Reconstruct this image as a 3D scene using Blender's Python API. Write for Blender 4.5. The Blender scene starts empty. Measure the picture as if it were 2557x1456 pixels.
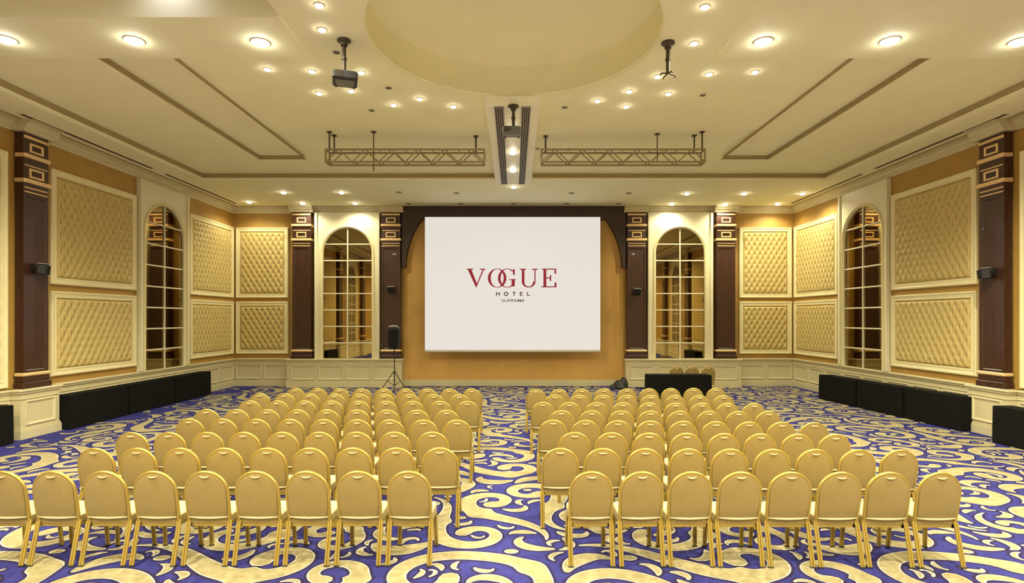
import bpy, math, random
import numpy as np
from mathutils import Vector, Matrix

random.seed(7)
C = bpy.context.scene.collection
PI = math.pi
F, VX, VY, H = 1400.0, 1283.0, 796.0, 2.42      # focal length, vanishing point, eye height (2557x1456 frame)
XW, D = 10.1, 20.2                              # half width of the hall, distance of the end wall
ZS, ZT = 6.43, 6.56                             # soffit and tray heights
RAIL = 1.0                                      # top of the wainscot


def at_depth(px, py, y):
    return Vector(((px - VX) / F * y, y, H + (VY - py) / F * y))


def at_height(px, py, z):
    y = (z - H) * F / (VY - py)
    return Vector(((px - VX) / F * y, y, z))


# ------------------------------------------------------------------ materials
def srgb(r, g, b):
    def f(c):
        c /= 255.0
        return c / 12.92 if c <= 0.04045 else ((c + 0.055) / 1.055) ** 2.4
    return (f(r), f(g), f(b))


def mat(name, col, rough=0.6, metal=0.0, noise=0.0, nscale=8.0, bump=0.0, bscale=60.0, spec=0.5, emit=None, estr=0.0,
        stretch=None, coat=0.0):
    m = bpy.data.materials.new(name)
    m.use_nodes = True
    nt = m.node_tree
    b = nt.nodes['Principled BSDF']
    b.inputs['Base Color'].default_value = (*col, 1)
    b.inputs['Roughness'].default_value = rough
    b.inputs['Metallic'].default_value = metal
    b.inputs['Specular IOR Level'].default_value = spec
    b.inputs['Coat Weight'].default_value = coat
    if emit:
        b.inputs['Emission Color'].default_value = (*emit, 1)
        b.inputs['Emission Strength'].default_value = estr
    if noise or bump:
        tc = nt.nodes.new('ShaderNodeTexCoord')
        mp = nt.nodes.new('ShaderNodeMapping')
        if stretch:
            mp.inputs['Scale'].default_value = stretch
        nt.links.new(tc.outputs['Object'], mp.inputs['Vector'])
    if noise:
        n = nt.nodes.new('ShaderNodeTexNoise')
        n.inputs['Scale'].default_value = nscale
        n.inputs['Detail'].default_value = 4
        nt.links.new(mp.outputs['Vector'], n.inputs['Vector'])
        r = nt.nodes.new('ShaderNodeValToRGB')
        r.color_ramp.elements[0].position = 0.3
        r.color_ramp.elements[1].position = 0.7
        r.color_ramp.elements[0].color = (*[c * (1 - noise) for c in col], 1)
        r.color_ramp.elements[1].color = (*[min(1, c * (1 + noise)) for c in col], 1)
        nt.links.new(n.outputs['Fac'], r.inputs['Fac'])
        nt.links.new(r.outputs['Color'], b.inputs['Base Color'])
    if bump:
        n2 = nt.nodes.new('ShaderNodeTexNoise')
        n2.inputs['Scale'].default_value = bscale
        nt.links.new(mp.outputs['Vector'], n2.inputs['Vector'])
        bp = nt.nodes.new('ShaderNodeBump')
        bp.inputs['Strength'].default_value = bump
        bp.inputs['Distance'].default_value = 0.01
        nt.links.new(n2.outputs['Fac'], bp.inputs['Height'])
        nt.links.new(bp.outputs['Normal'], b.inputs['Normal'])
    return m


M = {}
M['ceiling'] = mat('ceiling_paint', (0.89, 0.865, 0.61), 0.75, noise=0.02, nscale=1.5)
M['gap'] = mat('painted_shadow_line', (0.36, 0.28, 0.135), 0.7, noise=0.05)  # brown stands in for shade along the ceiling edges
M['cream'] = mat('cream_lacquer', (0.62, 0.555, 0.35), 0.42, noise=0.025, nscale=2.0)
M['ivory'] = mat('ivory_lacquer', (0.75, 0.70, 0.50), 0.38, noise=0.02, nscale=2.0)
M['ivorybeam'] = mat('white_beam_paint', (0.90, 0.88, 0.70), 0.5, noise=0.02)
M['frame'] = mat('cream_moulding', (0.78, 0.70, 0.42), 0.38, noise=0.025, nscale=3.0)
M['paper'] = mat('gold_wallpaper', (0.42, 0.25, 0.056), 0.62, noise=0.07, nscale=3.0, bump=0.15, bscale=140)
M['litgold'] = mat('gold_wall_lit_tone', (0.64, 0.375, 0.10), 0.6, noise=0.05, nscale=2.0, bump=0.1, bscale=140)  # wall gold made lighter to carry the lamplight around the screen
M['tuft'] = mat('tufted_gold_fabric', (0.57, 0.44, 0.17), 0.5, noise=0.06, nscale=12, bump=0.1, bscale=300)
M['button'] = mat('shade_darkened_button', (0.26, 0.17, 0.05), 0.6, noise=0.05)  # darkness of the dimples is put into the button colour
M['wood'] = mat('dark_mahogany', (0.050, 0.019, 0.011), 0.33, noise=0.35, nscale=5, stretch=(14, 14, 0.6), coat=0.15)
M['board'] = mat('dark_brown_board', (0.040, 0.019, 0.011), 0.5, noise=0.15, nscale=3)
M['gilt'] = mat('pale_gilt', (0.85, 0.60, 0.30), 0.32, metal=0.25, noise=0.06, nscale=20)
M['gold'] = mat('brushed_gold_metal', (0.50, 0.36, 0.085), 0.30, metal=0.6, noise=0.06, nscale=10)
M['dark'] = mat('black_plastic', (0.013, 0.013, 0.015), 0.55, noise=0.15)
M['grey'] = mat('grey_plastic', (0.16, 0.16, 0.15), 0.5, noise=0.1)
M['silver'] = mat('light_grey_plastic', (0.50, 0.49, 0.46), 0.4, noise=0.05)
M['alu'] = mat('truss_aluminium', (0.30, 0.24, 0.12), 0.5, metal=0.3, noise=0.06)
M['iron'] = mat('dark_iron', (0.07, 0.055, 0.035), 0.5, metal=0.3, noise=0.1)
M['cloth'] = mat('black_tablecloth', (0.007, 0.0065, 0.006), 0.9, noise=0.25, nscale=20, bump=0.2, bscale=200, spec=0.12)
M['grille'] = mat('grey_grille', (0.30, 0.27, 0.22), 0.55, noise=0.05)
M['slot'] = mat('dark_slot', (0.05, 0.035, 0.015), 0.8, noise=0.1)
M['slotblack'] = mat('black_speaker_cloth', (0.010, 0.010, 0.010), 0.8, noise=0.2, nscale=40, spec=0.2)
M['unlit'] = mat('unlit_lamp_lens', (0.16, 0.12, 0.07), 0.3, noise=0.1)
M['ring'] = mat('lamp_trim_ring', (0.80, 0.72, 0.52), 0.4, noise=0.03)
M['rubber'] = mat('dark_rubber', (0.03, 0.025, 0.02), 0.7, noise=0.1)


def mk_emit(name, col, s):
    m = mat(name, (0.8, 0.8, 0.8), 0.4, emit=col, estr=s)
    return m


M['lamp'] = mk_emit('lit_lamp_lens', (1.0, 0.92, 0.74), 40)
M['biglamp'] = mk_emit('lit_large_lamp_lens', (1.0, 0.95, 0.80), 70)


def screen_mat(name, col, s):
    m = mat(name, tuple(c * 0.12 for c in col), 0.9, spec=0.0, noise=0.01)
    b = m.node_tree.nodes['Principled BSDF']
    b.inputs['Emission Color'].default_value = (*col, 1)
    b.inputs['Emission Strength'].default_value = s
    return m


M['screen'] = screen_mat('lit_projection_picture', srgb(235, 229, 220), 0.775)
M['red'] = screen_mat('red_projected_lettering', srgb(150, 48, 54), 0.78)
M['brown'] = screen_mat('brown_projected_lettering', srgb(104, 70, 68), 0.78)


def fabric_mat():
    """woven gold fabric with fine vertical ribs"""
    m = mat('ribbed_gold_fabric', (0.30, 0.212, 0.068), 0.55, spec=0.35)
    nt = m.node_tree
    b = nt.nodes['Principled BSDF']
    b.inputs['Sheen Weight'].default_value = 0.15
    tc = nt.nodes.new('ShaderNodeTexCoord')
    w = nt.nodes.new('ShaderNodeTexWave')
    w.bands_direction = 'X'
    w.inputs['Scale'].default_value = 26
    w.inputs['Distortion'].default_value = 0.8
    w.inputs['Detail'].default_value = 1
    nt.links.new(tc.outputs['Object'], w.inputs['Vector'])
    n = nt.nodes.new('ShaderNodeTexNoise')
    n.inputs['Scale'].default_value = 7
    nt.links.new(tc.outputs['Object'], n.inputs['Vector'])
    r = nt.nodes.new('ShaderNodeValToRGB')
    r.color_ramp.elements[0].color = (0.25, 0.177, 0.054, 1)
    r.color_ramp.elements[1].color = (0.355, 0.25, 0.083, 1)
    mx = nt.nodes.new('ShaderNodeMix')
    mx.inputs[0].default_value = 0.4
    nt.links.new(w.outputs['Fac'], mx.inputs[2])
    nt.links.new(n.outputs['Fac'], mx.inputs[3])
    nt.links.new(mx.outputs[0], r.inputs['Fac'])
    nt.links.new(r.outputs['Color'], b.inputs['Base Color'])
    bp = nt.nodes.new('ShaderNodeBump')
    bp.inputs['Strength'].default_value = 0.25
    bp.inputs['Distance'].default_value = 0.003
    nt.links.new(w.outputs['Fac'], bp.inputs['Height'])
    nt.links.new(bp.outputs['Normal'], b.inputs['Normal'])
    return m


M['fabric'] = fabric_mat()
M['litfab'] = mat('gold_fabric_lit_tone', (0.66, 0.54, 0.30), 0.42, noise=0.06, nscale=14, spec=0.5)  # paler gold: overhead light painted into seat tops and piping


def mirror_mat():
    m = mat('bronze_mirror_glass', (0.34, 0.26, 0.125), 0.025, metal=1.0)
    return m


M['mirror'] = mirror_mat()


# ------------------------------------------------------------------ mesh building
class MB:
    def __init__(self):
        self.v, self.f, self.m, self.s = [], [], [], []

    def add(self, verts, faces, mi=0, smooth=False):
        o = len(self.v)
        self.v.extend([tuple(p) for p in verts])
        for f in faces:
            self.f.append([i + o for i in f])
            self.m.append(mi)
            self.s.append(smooth)

    def box(self, x0, x1, y0, y1, z0, z1, mi=0, b=0.0):
        if x0 > x1: x0, x1 = x1, x0
        if y0 > y1: y0, y1 = y1, y0
        if z0 > z1: z0, z1 = z1, z0
        if b <= 0:
            vs = [(x0, y0, z0), (x1, y0, z0), (x1, y1, z0), (x0, y1, z0), (x0, y0, z1), (x1, y0, z1), (x1, y1, z1), (x0, y1, z1)]
            self.add(vs, [(0, 3, 2, 1), (4, 5, 6, 7), (0, 1, 5, 4), (1, 2, 6, 5), (2, 3, 7, 6), (3, 0, 4, 7)], mi)
            return
        b = min(b, (x1 - x0) * .45, (y1 - y0) * .45, (z1 - z0) * .45)
        # chamfered box: stack of rings
        def ring(i, z):
            return [(x0 + i + b, y0 + i, z), (x1 - i - b, y0 + i, z), (x1 - i, y0 + i + b, z), (x1 - i, y1 - i - b, z),
                    (x1 - i - b, y1 - i, z), (x0 + i + b, y1 - i, z), (x0 + i, y1 - i - b, z), (x0 + i, y0 + i + b, z)]
        rings = [ring(b * .9, z0), ring(0, z0 + b), ring(0, z1 - b), ring(b * .9, z1)]
        vs = [p for r in rings for p in r]
        fs = [tuple(range(7, -1, -1)), tuple(range(24, 32))]
        for k in range(3):
            for i in range(8):
                j = (i + 1) % 8
                fs.append((k * 8 + i, k * 8 + j, k * 8 + 8 + j, k * 8 + 8 + i))
        self.add(vs, fs, mi)

    def tube(self, path, r, n=8, mi=0, caps=True, sx=1.0):
        path = [Vector(p) for p in path]
        rs = r if isinstance(r, (list, tuple)) else [r] * len(path)
        rings = []
        up = None
        for i, p in enumerate(path):
            t = (path[min(i + 1, len(path) - 1)] - path[max(i - 1, 0)]).normalized()
            if up is None:
                a = Vector((0, 0, 1)) if abs(t.z) < 0.9 else Vector((1, 0, 0))
                u = t.cross(a).normalized()
            else:
                u = (up - t * up.dot(t)).normalized()
            up = u
            w = t.cross(u).normalized()
            rings.append([p + (u * math.cos(2 * PI * k / n) * sx + w * math.sin(2 * PI * k / n)) * rs[i] for k in range(n)])
        vs = [q for rg in rings for q in rg]
        fs = []
        for i in range(len(path) - 1):
            for k in range(n):
                k2 = (k + 1) % n
                fs.append((i * n + k, i * n + k2, (i + 1) * n + k2, (i + 1) * n + k))
        if caps:
            fs.append(tuple(range(n - 1, -1, -1)))
            fs.append(tuple(range((len(path) - 1) * n, len(path) * n)))
        self.add(vs, fs, mi, True)

    def lathe(self, prof, cx, cy, cz, n=20, mi=0, axis='z'):
        """prof: list of (radius, height) about an axis; closed with end fans where r>0"""
        vs, fs = [], []
        for (r, h) in prof:
            for k in range(n):
                a = 2 * PI * k / n
                x, y = r * math.cos(a), r * math.sin(a)
                if axis == 'z':
                    vs.append((cx + x, cy + y, cz + h))
                else:
                    vs.append((cx + x, cy + h, cz + y))
        for i in range(len(prof) - 1):
            for k in range(n):
                k2 = (k + 1) % n
                fs.append((i * n + k, i * n + k2, (i + 1) * n + k2, (i + 1) * n + k))
        fs.append(tuple(range(n - 1, -1, -1)))
        fs.append(tuple(range((len(prof) - 1) * n, len(prof) * n)))
        self.add(vs, fs, mi, True)

    def prism(self, poly, y0, y1, mi=0):
        """poly of (x, z) extruded along y (front y0 < back y1)"""
        n = len(poly)
        vs = [(x, y0, z) for x, z in poly] + [(x, y1, z) for x, z in poly]
        fs = [tuple(range(n)), tuple(range(2 * n - 1, n - 1, -1))]
        for i in range(n):
            j = (i + 1) % n
            fs.append((i, n + i, n + j, j))
        self.add(vs, fs, mi)

    def rings(self, rings, mi=0, smooth=False, cap0=False, cap1=False, closed=True):
        n = len(rings[0])
        vs = [p for r in rings for p in r]
        fs = []
        for i in range(len(rings) - 1):
            for k in range(n if closed else n - 1):
                k2 = (k + 1) % n
                fs.append((i * n + k, i * n + k2, (i + 1) * n + k2, (i + 1) * n + k))
        if cap0: fs.append(tuple(range(n - 1, -1, -1)))
        if cap1: fs.append(tuple(range((len(rings) - 1) * n, len(rings) * n)))
        self.add(vs, fs, mi, smooth)

    def rframe(self, x0, x1, z0, z1, prof, mi=0, yb=0.0):
        """mitred rectangular frame; prof: list of (inset, depth towards the viewer)"""
        rg = []
        for (i, d) in prof:
            rg.append([(x0 + i, yb - d, z0 + i), (x1 - i, yb - d, z0 + i), (x1 - i, yb - d, z1 - i), (x0 + i, yb - d, z1 - i)])
        self.rings(rg, mi)

    def build(self, name, mats, parent=None, loc=None, rotz=0.0):
        me = bpy.data.meshes.new(name)
        me.from_pydata(self.v, [], self.f)
        if not isinstance(mats, (list, tuple)):
            mats = [mats]
        for m in mats:
            me.materials.append(m)
        me.polygons.foreach_set('material_index', self.m)
        me.polygons.foreach_set('use_smooth', self.s)
        me.update()
        if any(self.s):
            try:
                me.set_sharp_from_angle(angle=math.radians(38))
            except Exception:
                pass
        o = bpy.data.objects.new(name, me)
        C.objects.link(o)
        if parent: o.parent = parent
        if loc is not None: o.location = loc
        if rotz: o.rotation_euler = (0, 0, rotz)
        return o


def tag(o, label, cat, group=None, kind=None):
    o['label'] = label
    o['category'] = cat
    if group: o['group'] = group
    if kind: o['kind'] = kind
    return o


def thing(name, loc, label, cat, group=None, rotz=0.0):
    o = bpy.data.objects.new(name, None)
    C.objects.link(o)
    o.empty_display_size = 0.1
    o.location = loc
    o.rotation_euler = (0, 0, rotz)
    return tag(o, label, cat, group)


def copy_thing(src, loc, rotz=0.0, label=None, group=None, depth=3):
    r = src.copy()
    C.objects.link(r)
    r.location = loc
    r.rotation_euler = (0, 0, rotz)
    if label: r['label'] = label
    if group: r['group'] = group

    def rec(a, b, d):
        if d == 0: return
        for ch in list(a.children):
            c = ch.copy()
            C.objects.link(c)
            c.parent = b
            rec(ch, c, d - 1)
    rec(src, r, depth)
    return r


def struct(o, label, cat):
    return tag(o, label, cat, kind='structure')


ORD = ['', 'first', 'second', 'third', 'fourth', 'fifth', 'sixth', 'seventh', 'eighth', 'ninth', 'tenth', 'eleventh', 'twelfth',
       'thirteenth', 'fourteenth']


# wall frames: local x runs along the wall, local -y points into the room
def wall_xf(wall, u, w, z):
    if wall == 'back': return Vector((u, D - w, z)), 0.0
    if wall == 'left': return Vector((-XW + w, u, z)), PI / 2
    if wall == 'right': return Vector((XW - w, u, z)), -PI / 2


# ------------------------------------------------------------------ floor with carpet pattern
def carpet_mat(name, col, col2, rough=0.95):
    m = mat(name, col, rough, spec=0.1)
    nt = m.node_tree
    b = nt.nodes['Principled BSDF']
    tc = nt.nodes.new('ShaderNodeTexCoord')
    n = nt.nodes.new('ShaderNodeTexNoise')
    n.inputs['Scale'].default_value = 9
    n.inputs['Detail'].default_value = 5
    n.inputs['Roughness'].default_value = 0.7
    nt.links.new(tc.outputs['Object'], n.inputs['Vector'])
    r = nt.nodes.new('ShaderNodeValToRGB')
    r.color_ramp.elements[0].position = 0.35
    r.color_ramp.elements[1].position = 0.65
    r.color_ramp.elements[0].color = (*col, 1)
    r.color_ramp.elements[1].color = (*col2, 1)
    nt.links.new(n.outputs['Fac'], r.inputs['Fac'])
    nt.links.new(r.outputs['Color'], b.inputs['Base Color'])
    n2 = nt.nodes.new('ShaderNodeTexNoise')
    n2.inputs['Scale'].default_value = 220
    nt.links.new(tc.outputs['Object'], n2.inputs['Vector'])
    bp = nt.nodes.new('ShaderNodeBump')
    bp.inputs['Strength'].default_value = 0.3
    bp.inputs['Distance'].default_value = 0.004
    nt.links.new(n2.outputs['Fac'], bp.inputs['Height'])
    nt.links.new(bp.outputs['Normal'], b.inputs['Normal'])
    return m


M['blue'] = carpet_mat('carpet_blue', (0.030, 0.030, 0.165), (0.044, 0.043, 0.225))
M['navy'] = carpet_mat('carpet_navy_outline', (0.026, 0.020, 0.060), (0.036, 0.026, 0.080))
M['rim'] = carpet_mat('carpet_pale_rim', (0.48, 0.46, 0.43), (0.54, 0.52, 0.49))
M['tan'] = carpet_mat('carpet_tan', (0.285, 0.24, 0.12), (0.42, 0.36, 0.21))

TILE = 4.0
RES = 0.016
NG = int(TILE / RES)


def clothoid(p, th, L, k0, k1, k2, n):
    s = np.linspace(0, L, n)
    ds = L / (n - 1)
    x = s / L
    k = np.where(x < .5, k0 + (k1 - k0) * x * 2, k1 + (k2 - k1) * (x - .5) * 2)
    t = th + np.concatenate(([0], np.cumsum((k[1:] + k[:-1]) / 2 * ds)))
    px = p[0] + np.concatenate(([0], np.cumsum((np.cos(t[1:]) + np.cos(t[:-1])) / 2 * ds)))
    py = p[1] + np.concatenate(([0], np.cumsum((np.sin(t[1:]) + np.sin(t[:-1])) / 2 * ds)))
    return px, py, t


def carpet_strokes():
    rng = np.random.default_rng(11)
    occ = np.zeros((NG, NG), bool)
    out = []

    def try_stroke(px, py, hw, margin):
        ix = np.floor(px / RES).astype(int) % NG
        iy = np.floor(py / RES).astype(int) % NG
        if occ[iy, ix].any():
            return False
        n = len(px)
        if n > 8:   # no self overlap
            sub = slice(None, None, 2)
            qx, qy, qh = px[sub], py[sub], hw[sub]
            dd = np.hypot(qx[:, None] - qx[None], qy[:, None] - qy[None])
            seg = np.hypot(np.diff(qx), np.diff(qy))
            cs = np.concatenate(([0], np.cumsum(seg)))
            far = np.abs(cs[:, None] - cs[None]) > 2.6 * (qh[:, None] + qh[None]) + 0.12
            if (far & (dd < qh[:, None] + qh[None] + 0.04)).any():
                return False
        m = hw.max() + margin + RES
        x0, x1 = px.min() - m, px.max() + m
        y0, y1 = py.min() - m, py.max() + m
        gx = np.arange(math.floor(x0 / RES), math.ceil(x1 / RES))
        gy = np.arange(math.floor(y0 / RES), math.ceil(y1 / RES))
        if len(gx) >= NG or len(gy) >= NG: return False
        X, Y = np.meshgrid((gx + .5) * RES, (gy + .5) * RES)
        big = np.zeros(X.shape, bool)
        for a, b_, h in zip(px, py, hw):
            big |= (X - a) ** 2 + (Y - b_) ** 2 < (h + margin) ** 2
        sub = np.ix_(gy % NG, gx % NG)
        if (occ[sub] & big).any():
            return False
        sm = np.zeros(X.shape, bool)
        for a, b_, h in zip(px, py, hw):
            sm |= (X - a) ** 2 + (Y - b_) ** 2 < (h + 0.004) ** 2
        occ[sub] |= sm
        return True

    def scroll(size, small=False):
        n = 60 if size > .6 else 34
        sgn = rng.choice([-1, 1])
        kind = rng.integers(0, 4)
        if small:           # commas and leaves that fill the gaps
            L = size * rng.uniform(.7, 1.1)
            k0, k1, k2 = sgn * rng.uniform(.5, 2), sgn * rng.uniform(1.5, 3), sgn * rng.uniform(3, 6)
            w = size * rng.uniform(.11, .15)
        elif kind < 2:      # C scroll rolled up at its thick end
            L = size * rng.uniform(2.0, 2.5)
            k0, k1, k2 = sgn * rng.uniform(.9, 2.0), sgn * rng.uniform(2.7, 3.4), sgn * rng.uniform(6.2, 7.6)
            w = size * rng.uniform(.088, .108)
        elif kind == 2:     # S scroll
            L = size * rng.uniform(2.2, 2.8)
            k0, k1, k2 = -sgn * rng.uniform(2.5, 4), sgn * rng.uniform(1.5, 2.4), sgn * rng.uniform(6, 7.5)
            w = size * rng.uniform(.088, .108)
        else:               # double scroll, both ends rolled up
            L = size * rng.uniform(2.4, 3.0)
            k0, k1, k2 = sgn * rng.uniform(5, 6.5), sgn * rng.uniform(.3, 1.0), sgn * rng.uniform(5.5, 7)
            w = size * rng.uniform(.080, .10)
        k0, k1, k2 = k0 / size, k1 / size, k2 / size
        px, py, t = clothoid(rng.uniform(0, TILE, 2), rng.uniform(0, 2 * PI), L, k0, k1, k2, n)
        x = np.linspace(0, 1, n)
        dth = np.abs(np.gradient(t)) / (L / (n - 1)) + 1e-6
        if small:
            hw = w * (.06 + .94 * np.clip(np.sin(PI * np.clip(x * .80 + .12, 0, 1)), 0, 1) ** 1.1)
        elif kind == 3:
            hw = w * (.72 + .28 * np.sin(PI * x))
        else:
            hw = w * (.08 + .92 * np.clip(x / .42, 0, 1) ** .75)
            hw = np.where(x > .6, hw * (1 - .34 * np.clip((x - .6) / .25, 0, 1)), hw)
        if not small:        # rounded bead at the rolled end and a leaf lobe on the back of the curve
            hw = hw + w * .28 * np.exp(-((x - .985) / .045) ** 2)
            lob = rng.uniform(.30, .6)
            hw = hw + w * .55 * np.exp(-((x - lob) / .035) ** 2)
        hw = np.minimum(hw, .88 / dth - .022)
        hw = np.maximum(hw, .012)
        return px, py, hw

    plan = [(1.0, 2500, .034, 0), (.8, 2500, .034, 0), (.62, 2500, .033, 0), (.7, 1500, .033, 1), (.48, 2000, .032, 0), (.5, 2000, .031, 1), (.36, 1600, .03, 0),
            (.36, 2400, .03, 1), (.24, 2400, .028, 1), (.17, 1500, .026, 1)]
    for size, tries, mg, sm_ in plan:
        for _ in range(tries):
            px, py, hw = scroll(size * rng.uniform(.92, 1.1), bool(sm_))
            if try_stroke(px, py, hw, mg):
                out.append((px, py, hw))
    for _ in range(260):     # beads: short rows of ovals
        p = rng.uniform(0, TILE, 2)
        th = rng.uniform(0, 2 * PI)
        r = rng.uniform(.035, .06)
        for k in range(rng.integers(2, 6)):
            c = p + np.array([math.cos(th), math.sin(th)]) * k * r * 2.7
            th += .12
            px = np.array([c[0] - r * .35, c[0] + r * .35])
            py = np.array([c[1], c[1]])
            hw = np.array([r, r])
            if try_stroke(px, py, hw, .022):
                out.append((px, py, hw))
    return out, occ.mean()


def stroke_outline(px, py, hw, grow):
    n = len(px)
    h = hw + grow
    if n == 2:
        pts = []
        r = h[0]
        for k in range(14):
            a = 2 * PI * k / 14
            pts.append(((px[0] + px[1]) / 2 + math.cos(a) * (r + abs(px[1] - px[0]) / 2), py[0] + math.sin(a) * r))
        return pts, None
    tx, ty = np.gradient(px), np.gradient(py)
    l = np.hypot(tx, ty) + 1e-9
    nx, ny = -ty / l, tx / l
    Lf = np.stack([px + nx * h, py + ny * h], 1)
    Rt = np.stack([px - nx * h, py - ny * h], 1)
    return Lf, Rt


def build_floor():
    strokes, cov = carpet_strokes()
    print('carpet strokes', len(strokes), 'coverage', round(float(cov), 3))
    V = [np.array([[-XW - .3, -6, 0], [XW + .3, -6, 0], [XW + .3, D + .3, 0], [-XW - .3, D + .3, 0]])]
    faces = [(0, 1, 2, 3)]
    mi = [0]
    base = 4
    GR = 1.18
    strokes = [(a_ * GR, b_ * GR, c_ * GR) for a_, b_, c_ in strokes]
    step = TILE * GR
    y_start = 1.0
    tx0 = -12.0
    for si, (px, py, hw) in enumerate(strokes):
        for layer, (grow, z) in enumerate(((.030, .0006), (0.0, .0026), (-.014, .0046))):
            A, B = stroke_outline(px, py, hw, grow)
            if B is None:
                P = np.array(A)
                loc_faces = [tuple(range(len(P)))]
            else:
                h = hw + grow
                ok = h > 0.002
                idx = np.where(ok)[0]
                if len(idx) < 3: continue
                i0, i1 = idx[0], idx[-1]
                Lf, Rt = A[i0:i1 + 1], B[i0:i1 + 1]
                m = len(Lf)
                ce = np.array([px[i1], py[i1]])
                d = np.array([px[i1] - px[i1 - 1], py[i1] - py[i1 - 1]]); d /= np.hypot(*d) + 1e-9
                cs = np.array([px[i0], py[i0]])
                d0 = np.array([px[i0] - px[i0 + 1], py[i0] - py[i0 + 1]]); d0 /= np.hypot(*d0) + 1e-9

                def cap(c, d, h):
                    nrm = np.array([-d[1], d[0]])
                    return [c + d * h * math.sin(a) + nrm * h * math.cos(a) for a in (PI * .25, PI * .5, PI * .75)]
                capE = cap(ce, d, h[i1])
                capS = cap(cs, d0, h[i0])
                P = np.concatenate([Lf, Rt, np.array(capE), np.array(capS)])
                loc_faces = [(k, m + k, m + k + 1, k + 1) for k in range(m - 1)]
                loc_faces.append((m - 1, 2 * m - 1, 2 * m + 2, 2 * m + 1, 2 * m))
                loc_faces.append((m, 0, 2 * m + 5, 2 * m + 4, 2 * m + 3))
            c = P.mean(0)
            for a in range(7):
                for b_ in range(6):
                    ox, oy = tx0 + a * step, y_start + b_ * step
                    cx, cy = c[0] + ox, c[1] + oy
                    q = P + np.array([ox, oy])
                    if q[:, 0].max() > XW or q[:, 0].min() < -XW or cy > D - .25 or cy < 3.2: continue
                    if abs(cx) > (cy + 1.5) * .95: continue
                    V.append(np.column_stack([q, np.full(len(q), z + si * 2.5e-6)]))
                    for f in loc_faces:
                        faces.append(tuple(i + base for i in f))
                        mi.append(layer + 1)
                    base += len(q)
    V = np.concatenate(V)
    me = bpy.data.meshes.new('floor')
    me.from_pydata(V.tolist(), [], faces)
    for k in ('blue', 'navy', 'rim', 'tan'):
        me.materials.append(M[k])
    me.polygons.foreach_set('material_index', mi)
    me.update()
    # every face of the carpet looks upward
    nz = np.empty(len(faces) * 3)
    me.polygons.foreach_get('normal', nz)
    if (nz[2::3] < 0).any():
        import bmesh
        bm = bmesh.new(); bm.from_mesh(me)
        bmesh.ops.reverse_faces(bm, faces=[f for f in bm.faces if f.normal.z < 0])
        bm.to_mesh(me); bm.free()
    o = bpy.data.objects.new('floor', me)
    C.objects.link(o)
    struct(o, 'blue carpet woven with tan and cream scrolls across the whole hall', 'floor')
    print('floor faces', len(faces))


build_floor()


# ------------------------------------------------------------------ ceiling
DOME_Y, DOME_R, SQ = 8.34, 2.16, 2.7


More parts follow.
